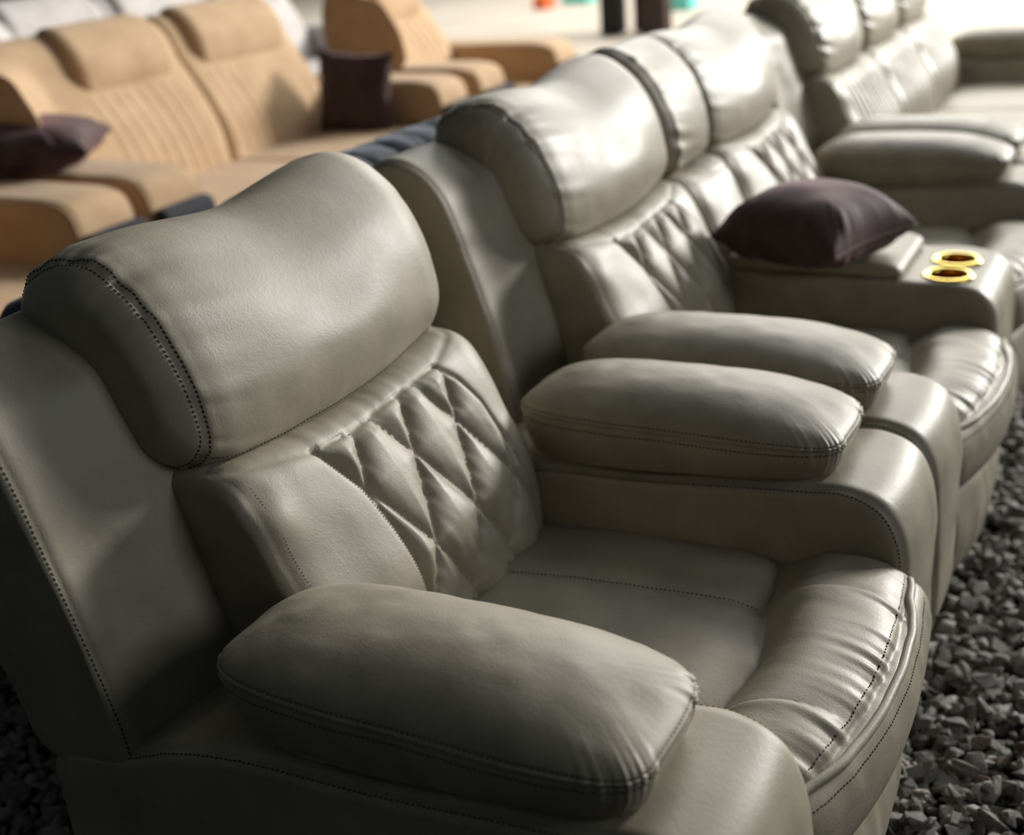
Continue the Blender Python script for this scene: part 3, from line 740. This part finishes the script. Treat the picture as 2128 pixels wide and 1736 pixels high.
for lay, dens in ((0, 2300), (1, 1500), (1.7, 420)):
    scatter(.975, 1.65, .3, 4.6, int(dens*.675*4.3), lay)
    scatter(-1.0, .085, -.25, 1.0, int(dens*1.2), lay)
def visible(s):
    u, v = s[9], s[10]
    return (u > 1840 and v > 800 and s[0] > 1.0) or (u < 175 and v > 1380)
vis = [s for s in stones if visible(s)]; rest = [s for s in stones if not visible(s)]
vis.sort(key=lambda s: -s[3]/s[8]*(1 if s[2] > .012 else .6)); ind, rest = vis[:300], vis[300:]+rest
protos = []
for k, (V, F) in enumerate(ROCKS): protos.append(soup('gravel_stone', V, F, STONE if k else STONEB))
for s in ind:
    brown = s[7] == 0
    o = bpy.data.objects.new('gravel_stone', protos[s[7]]); COL.objects.link(o); o.location = s[:3]; o.rotation_euler = (s[4], s[5], s[6]); o.scale = (s[3], s[3], s[3])
    if brown: tag(o, 'brownish angular stone lying loose among the dark gravel', 'stone', 'loose brownish stones in the gravel')
    else: tag(o, 'dark grey angular stone lying loose on the gravel ground', 'stone', 'loose dark stones in the gravel')
V_, F_ = [], []; off = 0
for s in rest:
    V, F = ROCKS[s[7]]; Q = (V*s[3])@rotm(s[4], s[5], s[6]).T+np.array(s[:3]); V_.append(Q); F_.append(F+off); off += len(V)
V_ = np.concatenate(V_); F_ = np.concatenate(F_); me = bpy.data.meshes.new('gravel'); me.vertices.add(len(V_)); me.vertices.foreach_set('co', V_.ravel().astype(np.float32))
me.loops.add(len(F_)*3); me.loops.foreach_set('vertex_index', F_.ravel().astype(np.int32)); me.polygons.add(len(F_)); me.polygons.foreach_set('loop_start', np.arange(len(F_), dtype=np.int32)*3); me.polygons.foreach_set('loop_total', np.full(len(F_), 3, np.int32))
me.update(calc_edges=True); me.materials.append(STONE)
tag(obj('gravel', me), 'bed of smaller dark crushed gravel around and under the seats', 'gravel', kind='stuff')
print('stones', len(ind), len(rest))

# ------------------------------------------------------------------ far background
def boxobj(name, x0, x1, y0, y1, z0, z1, mt, label, cat, group=None):
    return tag(obj(name, block_box(name, x0, x1, y0, y1, z0, z1, .01, mt)), label, cat, group)
def ray_at(u, v, z):
    d = FW+RT*(u-1064)/CAM[6]+UP*(868-v)/CAM[6]; t = (z-CAM[2])/d[2]; return np.array(CAM[:3])+t*d
p = ray_at(1268, 75, 0.01)
boxobj('wooden_post', p[0]-.10, p[0]+.10, p[1], p[1]+.2, .011, 2.6, BLACKM, 'black wooden post, leftmost of the three dark posts at the back', 'post', 'dark posts at the back')
p = ray_at(1312, 75, 0.01)
boxobj('wooden_post', p[0]-.09, p[0]+.09, p[1]+.3, p[1]+.5, .011, 2.6, DKWOOD, 'narrow brown wooden post, middle of the three dark posts at the back', 'post', 'dark posts at the back')
p = ray_at(1358, 75, 0.01)
boxobj('wooden_post', p[0]-.14, p[0]+.12, p[1], p[1]+.2, .011, 2.6, DKWOOD, 'wide dark brown wooden post, rightmost of the three dark posts', 'post', 'dark posts at the back')
def crate(mt, u, v, w_, d_, h_, label):
    p = ray_at(u, v, .01); T = empty('plastic_crate', (p[0], p[1], .011), label, 'crate')
    obj('base', block_box('base', -w_/2, w_/2, -d_/2, d_/2, 0, .03, .008, mt), T)
    for a in ((-w_/2, -w_/2+.02, -d_/2, d_/2), (w_/2-.02, w_/2, -d_/2, d_/2), (-w_/2+.021, w_/2-.021, -d_/2, -d_/2+.02), (-w_/2+.021, w_/2-.021, d_/2-.02, d_/2)):
        obj('side_panel', block_box('side_panel', a[0], a[1], a[2], a[3], .031, h_, .004, mt), T)
crate(ORANGE, 1132, 18, .16, .3, .16, 'orange plastic crate on the pale floor far behind the tan armchair')
crate(TEAL, 1205, 8, .34, .3, .14, 'teal plastic crate on the pale floor left of the dark posts')
crate(TEAL, 1420, 20, .24, .3, .2, 'teal plastic crate right of the dark posts, behind the leather headrests')
